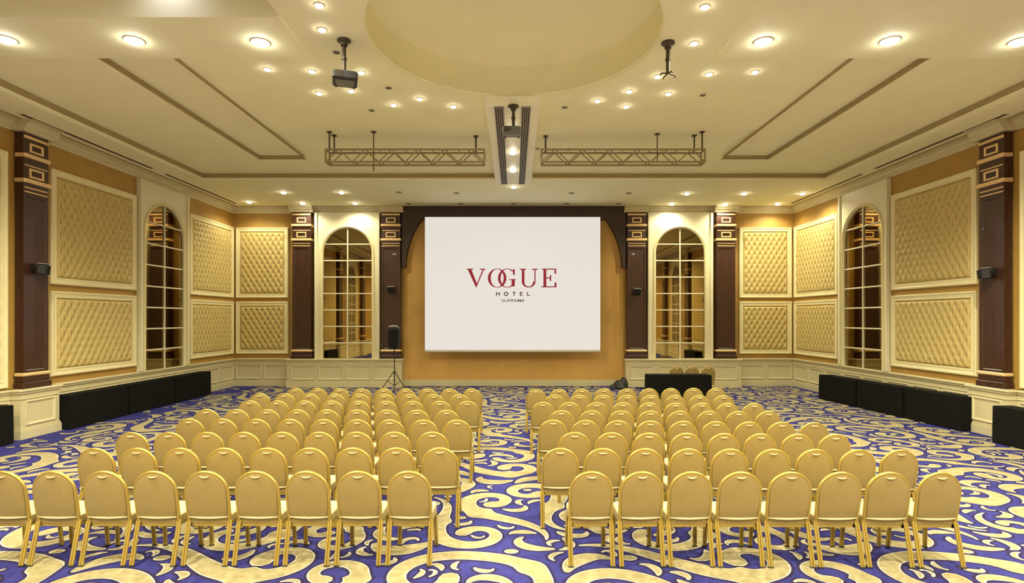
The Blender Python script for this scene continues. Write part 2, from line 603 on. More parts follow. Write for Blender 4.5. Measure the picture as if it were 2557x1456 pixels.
def build_ceiling():
    mb = MB()
    xs = [-10.4, -8.87, -6.6, -5.37, -3.2, -SQ, -1.49, 1.49, SQ, 3.2, 5.37, 6.6, 8.87, 10.4]
    ys = [-6, 5.2, DOME_Y - SQ, 7.64, 8.85, DOME_Y + SQ, 12.28, 14.4, 14.55, 16.0, D + .3]

    def h(i, j):
        if i < 0 or j < 0 or i >= len(xs) - 1 or j >= len(ys) - 1: return None
        x, y = (xs[i] + xs[i + 1]) / 2, (ys[j] + ys[j + 1]) / 2
        if abs(x) > 8.87 or y > 16.0: return ZS
        if 8.85 < y < 14.55 and 5.37 < abs(x) < 6.6: return ZT + .085
        if -8.87 < x < -3.2 and 5.2 < y < 7.64: return 7.35
        if 5.2 < y < 8.85 and abs(x) > 3.2: return ZT - .03
        if abs(x) < SQ and abs(y - DOME_Y) < SQ: return 'dome'
        if 12.28 < y < 14.4 and 1.49 < abs(x) < 5.37: return ZT + .05
        return ZT
    for i in range(len(xs) - 1):
        for j in range(len(ys) - 1):
            z = h(i, j)
            if z == 'dome': z0 = ZT
            else:
                z0 = z
                mb.add([(xs[i], ys[j], z), (xs[i], ys[j + 1], z), (xs[i + 1], ys[j + 1], z), (xs[i + 1], ys[j], z)], [(0, 1, 2, 3)])
            for (ni, nj) in ((i + 1, j), (i, j + 1)):
                z2 = h(ni, nj)
                if z2 is None: continue
                z2 = ZT if z2 == 'dome' else z2
                if abs(z2 - z0) < 1e-6: continue
                if ni > i: a, b = (xs[ni], ys[j]), (xs[ni], ys[j + 1])
                else: a, b = (xs[i], ys[nj]), (xs[i + 1], ys[nj])
                lo, hi = min(z0, z2), max(z0, z2)
                mb.add([(a[0], a[1], lo), (b[0], b[1], lo), (b[0], b[1], hi), (a[0], a[1], hi)], [(0, 1, 2, 3)])
    # square with a round opening, drum and shallow dome
    n = 96
    sq, ci = [], []
    for k in range(n):
        a = 2 * PI * (k + .5) / n
        c, s = math.cos(a), math.sin(a)
        t = SQ / max(abs(c), abs(s))
        sq.append((c * t, DOME_Y + s * t, ZT))
        ci.append((c * DOME_R, DOME_Y + s * DOME_R, ZT))
    for k in range(n):     # exact corners
        x, y, z = sq[k]
    mb.rings([sq, ci])
    for sx in (-1, 1):
        for sy in (-1, 1):
            a = math.atan2(sy, sx)
            idx = sorted(range(n), key=lambda k: (sq[k][0] - sx * SQ) ** 2 + (sq[k][1] - DOME_Y - sy * SQ) ** 2)[:2]
            mb.add([sq[idx[0]], sq[idx[1]], (sx * SQ, DOME_Y + sy * SQ, ZT)], [(0, 1, 2)])
    prof = [(DOME_R, ZT), (DOME_R, ZT + .03), (DOME_R - .02, ZT + .05), (DOME_R, ZT + .08), (DOME_R + .01, ZT + .58), (DOME_R - .06, ZT + .61),
            (DOME_R - .10, ZT + .66), (DOME_R - .5, ZT + .82), (DOME_R - 1.1, ZT + .95), (DOME_R - 1.7, ZT + 1.0), (.05, ZT + 1.02)]
    rg = [[(r * math.cos(2 * PI * (k + .5) / n), DOME_Y + r * math.sin(2 * PI * (k + .5) / n), z) for k in range(n)] for r, z in prof]
    mb.rings(rg, smooth=True, cap1=True)
    # soffit edge moulding, light bands beside the channels
    for s in (-1, 1):
        mb.box(s * 8.88, s * 9.06, -6, 16.2, ZS - .035, ZS + .01)
        mb.box(s * 8.88, s * 8.95, -6, 16.07, ZS - .06, ZS - .03)
        mb.box(s * 6.60, s * 6.80, 8.85, 14.7, ZT - .03, ZT + .01)
    mb.box(-9.06, 9.06, 16.01, 16.2, ZS - .03, ZS + .01)
    mb.build('ceiling', M['ceiling'])
    o = bpy.data.objects['ceiling']
    struct(o, 'cream stepped ceiling with a round dome recess above the hall', 'ceiling')
    g = MB()  # dark strips painted in place of shadow lines at steps and cornice
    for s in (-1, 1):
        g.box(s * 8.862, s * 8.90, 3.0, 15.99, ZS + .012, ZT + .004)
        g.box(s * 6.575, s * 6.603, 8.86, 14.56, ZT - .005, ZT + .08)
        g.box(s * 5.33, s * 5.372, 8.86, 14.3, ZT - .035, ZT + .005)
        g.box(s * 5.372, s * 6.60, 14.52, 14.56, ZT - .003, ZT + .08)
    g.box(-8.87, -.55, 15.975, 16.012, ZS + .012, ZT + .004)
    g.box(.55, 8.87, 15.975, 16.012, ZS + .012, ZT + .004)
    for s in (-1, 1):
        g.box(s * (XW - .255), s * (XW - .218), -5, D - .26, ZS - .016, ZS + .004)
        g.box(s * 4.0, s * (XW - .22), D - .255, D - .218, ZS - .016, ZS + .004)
    struct(g.build('trim_1', M['gap']), 'dark strips painted as shadow lines edging the stepped ceiling', 'ceiling trim')
    # dropped beam in the middle carrying the grilles
    b = MB()
    b.box(-.54, .50, 10.45, 16.55, ZS - .04, ZT + .02, b=.012)
    struct(b.build('trim_2', M['ivorybeam']), 'white dropped beam running along the middle of the ceiling', 'ceiling beam')
    # plaster cornices
    c = MB()
    prof = [(.0, 6.20), (.03, 6.20), (.05, 6.23), (.05, 6.27), (.09, 6.30), (.12, 6.36), (.17, 6.38), (.17, 6.415), (.22, 6.415), (.22, ZS + .01), (0, ZS + .01)]

    def cornice(x0, x1, prof, wall):
        pts = []
        for u in (x0, x1):
            r = []
            for (w, z) in prof:
                p, _ = wall_xf(wall, u, w, z)
                r.append(tuple(p))
            pts.append(r)
        c.rings(pts, cap0=True, cap1=True)
    cornice(-4.0, -XW, prof, 'back'); cornice(4.0, XW, prof, 'back')
    cornice(D, -5, prof, 'left'); cornice(-5, D, prof, 'right')
    blk = [(w + .26 if w > 0 else 0, z) for w, z in prof]
    for u in (-7.56, -4.35, 7.56, 4.35):
        cornice(u - .42, u + .42, blk, 'back')
    for u in (11.62, 7.9, 3.0):
        cornice(u - .40, u + .40, blk, 'left')
        cornice(u - .40, u + .40, blk, 'right')
    struct(c.build('trim_3', M['cream']), 'cream stepped cornice along the tops of the walls', 'cornice')


build_ceiling()

# ------------------------------------------------------------------ walls
w = MB(); w.box(-XW - .3, XW + .3, D, D + .3, 0, 7.0)
struct(w.build('wall_back', M['paper']), 'gold papered end wall behind the projection screen', 'wall')
w = MB(); w.box(-XW - .3, -XW, -6, D, 0, 7.0)
struct(w.build('wall_left', M['paper']), 'gold papered left wall of the hall', 'wall')
w = MB(); w.box(XW, XW + .3, -6, D, 0, 7.0)
struct(w.build('wall_right', M['paper']), 'gold papered right wall of the hall', 'wall')
w = MB(); w.box(-XW - .3, XW + .3, -6, -5.7, 0, 7.2)
struct(w.build('wall_front', M['cream']), 'plain cream wall behind the camera', 'wall')

CAPP = lambda d: [(0, d - .02), (.0, d), (.03, d + .012), (.05, d)]


def wainscot(mb, u0, u1, d, boxes, ends=(False, False)):
    """panelled dado in wall-local coordinates: x along the wall, -y into the room, d = how far it stands out"""
    mb.box(u0, u1, -d, 0, 0, RAIL - .05)
    mb.box(u0 - .05, u1 + .05, -d - .055, 0, RAIL - .05, RAIL, b=.012)
    mb.box(u0 - .027, u1 + .027, -d - .03, 0, RAIL - .085, RAIL - .05)
    mb.box(u0 - .015, u1 + .015, -d - .018, 0, RAIL - .20, RAIL - .175)
    for (a, b) in boxes:
        mb.rframe(a, b, .265, .765, [(0, .0), (0.0, .02), (.012, .028), (.035, .02), (.05, .004), (.052, 0)], yb=-d)
    mb.box(u0 - .028, u1 + .028, -d - .03, 0, 0, .17)
    mb.box(u0 - .016, u1 + .016, -d - .018, 0, .17, .215)


def wall_boxes(u0, u1, n, gap=.11):
    w_ = (u1 - u0) / n
    return [(u0 + k * w_ + gap / 2, u0 + (k + 1) * w_ - gap / 2) for k in range(n)]


PROJ = 0.35     # how far the plinth blocks of the end wall stand out
tn = 4
for s, side in ((-1, 'left'), (1, 'right')):
    mb = MB()
    a, b = sorted((s * 8.02, s * (XW - .06)))
    wainscot(mb, a, b, .06, wall_boxes(a, b, 2))
    p, r = wall_xf('back', 0, 0, 0)
    struct(mb.build('trim_%d' % tn, M['cream'], loc=p), 'cream panelled dado in the %s corner of the end wall' % side, 'wainscot'); tn += 1
    mb = MB()
    a, b = sorted((s * 8.02, s * 3.96))
    wainscot(mb, a, b, PROJ + .05, wall_boxes(a + .08, b - .08, 4))
    struct(mb.build('trim_%d' % tn, M['cream'], loc=p), 'cream panelled plinth below the %s mirror of the end wall' % side, 'wainscot'); tn += 1
    # side wall
    mb = MB()
    wainscot(mb, *( (12.12, D - .06) if side == 'left' else (-(D - .06), -12.12)), .06,
             wall_boxes(*((12.2, D - .1) if side == 'left' else (-(D - .1), -12.2)), 8))
    for (y0, y1) in ((8.42, 11.2), (3.6, 7.4), (-5.0, 2.5)):
        q = (y0, y1) if side == 'left' else (-y1, -y0)
        wainscot(mb, *q, .06, wall_boxes(*q, 3))
    for yc in (11.66, 7.9, 3.0):
        y0, y1 = yc - .48, yc + .48
        q = (y0, y1) if side == 'left' else (-y1, -y0)
        wainscot(mb, *q, .26, wall_boxes(q[0] + .06, q[1] - .06, 1))
    p2, r2 = wall_xf(side, 0, 0, 0)
    struct(mb.build('trim_%d' % tn, M['cream'], loc=p2, rotz=r2), 'cream panelled dado along the %s wall with projecting plinths' % side, 'wainscot'); tn += 1
mb = MB()
mb.box(-3.96, 3.96, -.05, 0, 0, .17); mb.box(-3.96, 3.96, -.035, 0, .17, .218)
struct(mb.build('baseboard_back', M['cream'], loc=(0, D, 0)), 'cream baseboard under the lighter gold part of the end wall', 'baseboard')

mb = MB(); mb.box(-3.95, 3.95, -.02, 0, .2, 6.4)
struct(mb.build('trim_%d' % tn, M['litgold'], loc=(0, D, 0)), 'gold end wall around the projection screen, lamplight put into its lighter colour', 'wall panel'); tn += 1
# dark brown arched board framing the gold screen wall
mb = MB()
zb, zt_ = 4.25, 5.96
hx = 3.86


def arch_pts():
    pts = []
    for k in range(41):
        a = PI * k / 40
        x = hx * math.cos(a)
        z = zb + 3.27 * math.sin(a)
        pts.append((x, min(z, zt_)))
    return pts


inner = arch_pts()
for k in range(len(inner) - 1):
    (xa, za), (xb, zb2) = inner[k], inner[k + 1]
    mb.prism([(xa, za), (xb, zb2), (xb, ZS), (xa, ZS)][::-1], -.22, 0)
for s in (-1, 1):
    a, b = sorted((s * 3.99, s * hx))
    mb.box(a, b, -.22, 0, zb, ZS)
tag(mb.build('arched_pelmet', M['board'], loc=(0, D - .025, 0)), 'dark brown arched board above and beside the projection screen', 'pelmet')

# ------------------------------------------------------------------ tufted wall panels
_tuft_cache = {}


def tuft_mesh(wd, ht, a=.1, b=.165):
    key = (round(wd, 2), round(ht, 2))
    if key in _tuft_cache: return _tuft_cache[key]
    nx, nz = max(8, int(wd / .025)), max(8, int(ht / .03))
    xs, zs = np.linspace(-wd / 2, wd / 2, nx), np.linspace(0, ht, nz)
    X, Z = np.meshgrid(xs, zs)
    p = (X / a + (Z - .09) / b) / 2
    q = (X / a - (Z - .09) / b) / 2
    sp, sq_ = np.abs(np.sin(PI * p)), np.abs(np.sin(PI * q))
    r2 = sp ** 2 + sq_ ** 2
    hgt = .050 * (1 - np.exp(-r2 * 3.2)) + .024 * np.clip(sp * sq_, 0, 1) ** .5
    edge = np.minimum.reduce([X + wd / 2, wd / 2 - X, Z, ht - Z])
    hgt *= np.clip(edge / .05, 0, 1) ** .5
    V = np.column_stack([X.ravel(), -hgt.ravel(), Z.ravel()])
    mb = MB()
    faces = []
    for j in range(nz - 1):
        for i in range(nx - 1):
            faces.append((j * nx + i, j * nx + i + 1, (j + 1) * nx + i + 1, (j + 1) * nx + i))
    mb.add(V.tolist(), faces, 0, True)
    # fabric buttons, their dark colour standing for shade in the dimples
    nj = int(ht / b) + 1
    for j in range(nj):
        z = .09 + j * b
        for i in range(-40, 41):
            if (i + j) % 2: continue
            x = i * a
            if abs(x) > wd / 2 - .05 or z > ht - .05: continue
            n = 8
            r = .027
            rg = [[(x + rr * math.cos(2 * PI * k / n), -hh, z + rr * math.sin(2 * PI * k / n)) for k in range(n)] for rr, hh in ((r, .0), (r, .020), (r * .8, .028), (r * .4, .031))]
            mb.rings([g[::-1] for g in rg], 1, True, cap1=True)
    _tuft_cache[key] = mb
    return mb


PF = .16
FRAME_PROF = [(0, 0), (0, .06), (.015, .075), (.045, .075), (.06, .062), (.115, .055), (.125, .065), (.145, .06), (PF, .02), (PF, 0)]


def wall_panel(wall, u0, u1, z0, z1, label, group):
    u = (u0 + u1) / 2
    p, r = wall_xf(wall, u, 0.002, z0)
    t = thing('tufted_wall_panel', p, label, 'wall panel', group, r)
    wd, ht = u1 - u0, z1 - z0
    m = MB(); m.rframe(-wd / 2, wd / 2, 0, ht, FRAME_PROF); m.build('frame', M['frame'], t)
    c = tuft_mesh(wd - 2 * PF, ht - 2 * PF).build('tufted_cushion', [M['tuft'], M['button']], t)
    c.location = (0, -.012, PF)
    return t


ZU0, ZU1, ZL0, ZL1 = 3.17, 5.70, 1.16, 3.03
GP = 'tufted gold wall panels'
for s, side in ((-1, 'left'), (1, 'right')):
    a, b = sorted((s * 9.99, s * 8.10))
    wall_panel('back', a, b, ZU0, ZU1, 'upper tufted gold panel on the end wall, in its %s corner' % side, GP)
    wall_panel('back', a, b, ZL0, ZL1, 'lower tufted gold panel on the end wall, in its %s corner' % side, GP)
    for (y0, y1, where) in ((17.40, 20.10, 'between the arched mirror and the end wall'), (12.17, 14.92, 'between the dark pilaster and the arched mirror')):
        wall_panel(side, y0, y1, ZU0, ZU1, 'upper tufted gold panel on the %s wall %s' % (side, where), GP)
        wall_panel(side, y0, y1, ZL0, ZL1, 'lower tufted gold panel on the %s wall %s' % (side, where), GP)
    t = wall_panel(side, 8.5, 11.13, 1.04, 5.74, 'tall cream framed panel cut off by the %s edge of the photo' % side, GP)


# ------------------------------------------------------------------ arched mirrors
def arched_mirror(wall, u, label, wd=1.80, sur=2.30, d0=.06, d1=.14):
    """ivory surround board with an arched mirror divided by muntins, standing on the dado"""
    p, r = wall_xf(wall, u, 0, RAIL)
    t = thing('arched_mirror', p, label, 'mirror', 'arched mirrors', r)
    top = 6.19 - RAIL
    zc = 5.67 - RAIL - wd / 2     # centre of the arch
    n = 32
    arc = [(wd / 2 * math.cos(PI * k / n), zc + wd / 2 * math.sin(PI * k / n)) for k in range(n + 1)]   # right to left
    m = MB()
    # surround: left and right stiles, head with the arch cut out
    m.box(-sur / 2, -wd / 2, -d1, 0, 0, zc); m.box(wd / 2, sur / 2, -d1, 0, 0, zc)
    for s in (-1, 1):
        a, b = sorted((s * wd / 2, s * sur / 2))
        m.box(a, b, -d1, 0, zc, top)
    for k in range(n):
        (xa, za), (xb, zb_) = arc[k], arc[k + 1]
        m.prism([(xa, za), (xa, top), (xb, top), (xb, zb_)], -d1, 0)
    for s in (-1, 1):      # raised outer fillets
        a, b = sorted((s * (sur / 2 + .008), s * (sur / 2 - .09)))
        m.box(a, b, -d1 - .05, 0, 0, top, b=.012)
    m.build('surround', M['ivory'], t)
    g = MB()
    g.prism([(-wd / 2, .0)] + [(wd / 2, 0.0)] + arc, -d0 - .01, -d0 + .02)
    g.build('mirror_glass', M['mirror'], t)
    # moulded arch edge
    e = MB()
    path = [(wd / 2, 0)] + arc + [(-wd / 2, 0)]
    rg = []
    for i, (x, z) in enumerate(path):
        if z >= zc - 1e-6:
            a = math.atan2(z - zc, x)
            nx, nz = math.cos(a), math.sin(a)
        else:
            nx, nz = (1 if x > 0 else -1), 0
        rg.append([(x + nx * o_, -dd, z + nz * o_) for o_, dd in ((.06, d1), (.06, d1 + .03), (.02, d1 + .045), (-.005, d1 + .02), (-.03, d1), (-.03, d0))])
    e.rings(rg, closed=False)
    e.build('arch_moulding', M['frame'], t)
    q = MB()
    q.box(-.022, .022, -d0 - .045, -d0 - .008, .0, zc + wd / 2 - .01, b=.006)
    z = .0
    for k in range(1, 8):
        z = .587 * k - .03
        hw = wd / 2 if z <= zc else math.sqrt(max(0, (wd / 2) ** 2 - (z - zc) ** 2))
        q.box(-hw, hw, -d0 - .04, -d0 - .008, z - .02, z + .02, b=.006)
    q.build('muntins', M['ivory'], t)
    return t


for s, side in ((-1, 'left'), (1, 'right')):
    arched_mirror('back', s * 5.93, 'arched mirror on the end wall, %s of the screen between two dark pilasters' % side, d0=.16, d1=.24)
    arched_mirror(side, 16.12, 'arched mirror on the %s side wall between tufted panels' % side, wd=1.82, sur=2.24, d0=.03, d1=.09)
    arched_mirror(side, 5.45, 'arched mirror on the %s side wall nearest the camera' % side, wd=1.82, sur=2.24, d0=.03, d1=.09)


# ------------------------------------------------------------------ pilasters
def pilaster(wall, u, label, wd=.62, pr=.2):
    p, r = wall_xf(wall, u, 0.03, RAIL + .001)
    pr -= .03
    t = thing('pilaster', p, label, 'pilaster', 'dark wood pilasters', r)
    h_ = wd / 2
    Z = lambda z: z - RAIL
    m = MB()
    m.box(-h_, h_, -pr + .03, 0, Z(1.24), Z(5.0))
    m.rframe(-h_ + .0, h_ - .0, Z(1.30), Z(4.98), [(0, 0), (0, .03), (.06, .03), (.075, .018), (.085, .012), (.09, .012)], yb=-pr + .03)
    m.box(-h_ + .09, h_ - .09, -pr + .018, -pr + .03, Z(1.4), Z(4.88))
    m.build('shaft', M['wood'], t)
    m = MB()
    m.box(-h_ - .045, h_ + .045, -pr - .05, 0, 0, Z(1.13), b=.012)
    m.box(-h_ - .02, h_ + .02, -pr - .02, 0, Z(1.13), Z(1.25), b=.012)
    m.build('base', M['wood'], t)
    m = MB()
    m.box(-h_ - .035, h_ + .035, -pr - .04, 0, Z(1.25), Z(1.32), b=.016)
    m.build('gilt_band', M['gilt'], t)
    m = MB()
    m.box(-h_ - .005, h_ + .005, -pr, 0, Z(4.97), Z(6.2))
    m.build('capital', M['wood'], t)
    for (zc, hh, ex, d) in ((6.115, .06, .0, .035), (5.735, .085, .02, .05), (5.545, .03, -.02, .02), (5.225, .085, .03, .055), (5.09, .032, -.015, .02), (5.0, .032, -.015, .02)):
        m = MB()
        m.box(-h_ - ex, h_ + ex, -pr - d, 0, Z(zc) - hh / 2, Z(zc) + hh / 2, b=.012)
        m.build('gilt_band', M['gilt'], t)
    for (z0, z1, hw) in ((5.82, 6.01, .165), (5.30, 5.495, .175)):
        m = MB()
        m.rframe(-hw, hw, Z(z0), Z(z1), [(0, 0), (0, .022), (.012, .03), (.03, .03), (.042, .02), (.042, 0)], yb=-pr)
        m.build('gilt_square', M['gilt'], t)
    return t


for s, side in ((-1, 'left'), (1, 'right')):
    pilaster('back', s * 7.53, 'dark wood pilaster on the end wall between the %s corner panels and the arched mirror' % side, wd=.66, pr=.31)
    pilaster('back', s * 4.36, 'dark wood pilaster on the end wall beside the %s edge of the screen wall' % side, wd=.66, pr=.31)
    pilaster(side, 11.62, 'tall dark wood pilaster on the %s side wall near the photo edge' % side, wd=.60, pr=.2)
    pilaster(side, 7.9, 'dark wood pilaster on the %s side wall just outside the view, seen in mirrors' % side, wd=.60, pr=.2)
    pilaster(side, 3.0, 'dark wood pilaster on the %s side wall beside the camera, seen in mirrors' % side, wd=.60, pr=.2)


# ------------------------------------------------------------------ wall speakers
def wall_speaker(wall, u, z, w_, label, yaw=0.0):
    p, r = wall_xf(wall, u, w_, z)
    t = thing('wall_speaker', p, label, 'speaker', 'black wall speakers', r)
    m = MB(); m.box(-.13, .13, -.27, -.09, -.13, .10, b=.03); b = m.build('speaker_body', M['dark'], t)
    m = MB(); m.box(-.105, .105, -.282, -.27, -.105, .075, b=.01); m.build('speaker_grille', M['slotblack'], b)
    m = MB(); m.box(-.125, .125, -.26, -.10, .10, .108); m.build('lit_top', M['silver'], b)  # pale plate paints in the light on the speaker's top
    m = MB(); m.box(-.035, .035, -.025, 0, -.07, .07); m.tube([(0, -.02, 0), (0, -.1, -.01)], .018); m.build('bracket', M['dark'], t)
    b.rotation_euler = (math.radians(6), 0, yaw)
    return t


wall_speaker('left', 11.52, 3.47, .2, 'black speaker bracketed to the near dark pilaster on the left wall', .5)
wall_speaker('right', 11.52, 3.38, .2, 'black speaker bracketed to the near dark pilaster on the right wall', -.5)
wall_speaker('back', -4.32, 3.47, .31, 'small black speaker on the end wall pilaster left of the screen')
wall_speaker('back', 4.34, 3.40, .31, 'small black speaker on the end wall pilaster right of the screen')

# ------------------------------------------------------------------ projection screen
YS = 19.55
SC = thing('projection_screen', (at_depth(1280, 876, YS).x, YS, at_depth(0, 876, YS).z), 'large white projection screen showing a red and brown hotel logo', 'screen')
SW, SHT = 438 / F * YS, 334 / F * YS
m = MB(); m.box(-SW / 2, SW / 2, 0, .02, .03, SHT); m.build('screen_surface', M['screen'], SC)
m = MB(); m.box(-SW / 2 - .005, SW / 2 + .005, -.03, .05, -.045, .03, b=.01); m.build('bottom_bar', M['silver'], SC)
m = MB(); m.box(-SW / 2 + .05, SW / 2 - .05, .02, .10, .05, SHT - .05); m.build('backing_frame', M['dark'], SC)
for sx in (-1, 1):
    for z in (.8, SHT - .8):
        m = MB(); m.box(sx * 2.4 - .04, sx * 2.4 + .04, .10, D - YS, z - .06, z + .06); m.build('wall_bracket', M['dark'], SC)


def LZ(X, Y):
    p = at_depth(1130 + X * 300 / 2557, 640 + Y * 300 / 2557, YS)
    return (p.x - SC.location.x, p.z - SC.location.z)


def flat(mb, pts, y=-.004):
    q = [LZ(*p) for p in pts]
    area = sum(q[i][0] * q[(i + 1) % len(q)][1] - q[(i + 1) % len(q)][0] * q[i][1] for i in range(len(q)))
    if area < 0: q = q[::-1]
    mb.prism(q, y, .001)


def rect(mb, x0, y0, x1, y1): flat(mb, [(x0, y0), (x1, y0), (x1, y1), (x0, y1)])


def ring(mb, cx, cy, ox, oy, ix, iy, a0=0, a1=360, n=40, dx=0):
    for k in range(n):
        a, b = math.radians(a0 + (a1 - a0) * k / n), math.radians(a0 + (a1 - a0) * (k + 1) / n)
        flat(mb, [(cx + ox * math.cos(a), cy - oy * math.sin(a)), (cx + ox * math.cos(b), cy - oy * math.sin(b)),
                  (cx + dx + ix * math.cos(b), cy - iy * math.sin(b)), (cx + dx + ix * math.cos(a), cy - iy * math.sin(a))])


m = MB()
flat(m, [(325, 285), (402, 285), (528, 600), (502, 668)]); flat(m, [(640, 285), (668, 285), (506, 668), (492, 640)])
rect(m, 310, 264, 437, 288); rect(m, 585, 264, 697, 288)
ring(m, 950, 465, 198, 202, 138, 190)
ring(m, 1165, 465, 198, 202, 140, 190, 48, 318)
rect(m, 1285, 275, 1325, 395); rect(m, 1258, 500, 1325, 640); rect(m, 1208, 486, 1352, 504)
rect(m, 1475, 285, 1530, 540); rect(m, 1742, 285, 1766, 540); rect(m, 1435, 266, 1562, 290); rect(m, 1690, 266, 1812, 290)
ring(m, 1620, 540, 146, 125, 92, 105, 180, 360, 24)
rect(m, 1935, 266, 1996, 660); rect(m, 1898, 264, 2204, 285); rect(m, 2172, 275, 2206, 372)
rect(m, 1990, 452, 2090, 474); rect(m, 2070, 400, 2100, 526); rect(m, 1890, 640, 2210, 662); rect(m, 2172, 556, 2212, 655)
m.build('logo_lettering', M['red'], SC)
m = MB()
rect(m, 925, 760, 945, 842); rect(m, 986, 760, 1006, 842); rect(m, 940, 792, 990, 810)
ring(m, 1140, 801, 50, 44, 28, 24)
rect(m, 1278, 760, 1344, 778); rect(m, 1301, 770, 1321, 842)
rect(m, 1432, 760, 1452, 842); rect(m, 1440, 760, 1494, 777); rect(m, 1440, 793, 1486, 808); rect(m, 1440, 826, 1494, 842)
rect(m, 1582, 760, 1602, 842); rect(m, 1590, 825, 1652, 842)
m.build('subtitle_lettering', M['brown'], SC)
tc = bpy.data.curves.new('place_lettering', 'FONT')
tc.body = 'SUPREME'
tc.align_x = 'CENTER'
tc.size = 1.0
tc.offset = .015
tc.space_character = 1.1
to = bpy.data.objects.new('tmp_text', tc)
C.objects.link(to)
bpy.context.view_layer.update()
me = bpy.data.meshes.new_from_object(to.evaluated_get(bpy.context.evaluated_depsgraph_get()))
me.name = 'place_lettering'
co = np.array([v.co[:] for v in me.vertices])
xa, xb, ya, yb = co[:, 0].min(), co[:, 0].max(), co[:, 1].min(), co[:, 1].max()
p0, p1 = LZ(1045, 972), LZ(1528, 914)
for v in me.vertices:
    fx, fy = (v.co.x - xa) / (xb - xa), (v.co.y - ya) / (yb - ya)
    v.co = (p0[0] + (p1[0] - p0[0]) * fx, -.004, p0[1] + (p1[1] - p0[1]) * fy)
me.materials.clear(); me.materials.append(M['brown'])
lo = bpy.data.objects.new('place_lettering', me)
C.objects.link(lo); lo.parent = SC
bpy.data.objects.remove(to)

# ------------------------------------------------------------------ chairs


def banquet_chair(caps):
    t = thing('banquet_chair', (0, 0, 0), 'gold banquet chair', 'chair')
    lean = lambda z: -.195 - (z - .41) * .165
    R = .205
    zc = .915 - R
    # round-topped back frame
    path = [(-R + .006, lean(.40), .40), (-R, lean(.55), .55), (-R, lean(zc), zc)]
    for k in range(1, 20):
        a = PI - PI * k / 20
        z = zc + R * math.sin(a)
        path.append((R * math.cos(a), lean(z), z))
    path += [(R, lean(zc), zc), (R, lean(.55), .55), (R - .006, lean(.40), .40)]
    m = MB(); m.tube(path, .0165, 10); m.build('back_frame', M['gold'], t)

    def outline(s, off, zlow=.452):
        rr = (R - .008) * s
        pts = [(-rr + .010, lean(zlow) + off, zlow), (-rr + .003, lean(.56) + off, .56)]
        for k in range(0, 25):
            a = PI - PI * k / 24
            z = zc + rr * math.sin(a)
            pts.append((rr * math.cos(a), lean(z) + off, z))
        pts += [(rr - .003, lean(.56) + off, .56), (rr - .010, lean(zlow) + off, zlow)]
        return pts
    m = MB()
    rg = [outline(.90, -.024, .47), outline(.975, -.019, .458), outline(1, -.008), outline(1, .012), outline(.96, .030, .46), outline(.86, .040, .49)]
    m.rings(rg, smooth=True, cap0=True, cap1=True)
    b = m.build('backrest', M['fabric'], t)
    z0 = .452
    m = MB(); m.tube([(-.188, lean(z0) - .012, z0 + .006), (-.1, lean(z0) - .020, z0 - .001), (0, lean(z0) - .022, z0 - .004), (.1, lean(z0) - .020, z0 - .001), (.188, lean(z0) - .012, z0 + .006)], .011, 8)
    m.build('piping', M['litfab'], b)  # paler fabric paints the highlight along this roll
    m = MB()
    zt = .868
    m.tube([(-.048, lean(zt + .012) - .020, zt + .012), (-.03, lean(zt) - .029, zt + .004), (0, lean(zt) - .032, zt), (.03, lean(zt) - .029, zt + .004), (.048, lean(zt + .012) - .020, zt + .012)], [.004, .008, .0095, .008, .004], 8)
    m.build('grip_highlight', M['gilt'], b)  # bright bar stands for the highlight at the hand-hold
    # seat cushion, its top in the lit copy of the gold fabric

    def sq(hw, y0, y1, z, c):
        pts = []
        for (cx, cy, a0) in ((hw - c, y0 + c, -90), (hw - c * 1.6, y1 - c * 1.6, 0), (-hw + c * 1.6, y1 - c * 1.6, 90), (-hw + c, y0 + c, 180)):
            rr = c if cy < 0 else c * 1.6
            for k in range(5):
                a = math.radians(a0 + 90 * k / 4)
                pts.append((cx + rr * math.cos(a), cy + rr * math.sin(a), z))
        return pts
    m = MB()
    m.rings([sq(.19, -.185, .215, .378, .03), sq(.203, -.195, .228, .388, .035), sq(.205, -.197, .232, .44, .035), sq(.203, -.195, .229, .458, .035)], 1, smooth=True, cap0=True)
    m.rings([sq(.203, -.195, .229, .458, .035), sq(.197, -.189, .223, .471, .035), sq(.17, -.165, .195, .484, .04), sq(.10, -.1, .12, .490, .03)],
            smooth=True, cap1=True)
    m.build('seat', [M['litfab'], M['fabric']], t)
    m = MB()
    m.box(-.195, .195, -.19, -.165, .355, .387); m.box(-.195, .195, .17, .195, .355, .387)
    m.box(-.197, -.172, -.19, .195, .355, .387); m.box(.172, .197, -.19, .195, .355, .387)
    m.build('seat_rail', M['gold'], t)
    for s in (-1, 1):
        m = MB()
        for dx in (-.0125, .0125):
            m.tube([(s * .20 + dx * .8, -.192, .425), (s * .205 + dx * .9, -.205, .385), (s * .204 + dx, -.298, .012)], .0125, 8)
        l = m.build('leg', M['gold'], t)
        if caps:
            m = MB(); m.box(s * .204 - .025, s * .204 + .025, -.314, -.284, 0, .016, b=.004); m.build('foot_cap', M['rubber'], l)
        m = MB()
        for dx in (-.0115, .0115):
            m.tube([(s * .185 + dx, .172, .375), (s * .195 + dx, .205, .012)], .0115, 8)
        l = m.build('leg', M['gold'], t)
        if caps:
            m = MB(); m.box(s * .195 - .025, s * .195 + .025, .191, .219, 0, .016, b=.004); m.build('foot_cap', M['rubber'], l)
    return t


chair_near = banquet_chair(True)
chair_far = banquet_chair(False)
used = {'n': False, 'f': False}


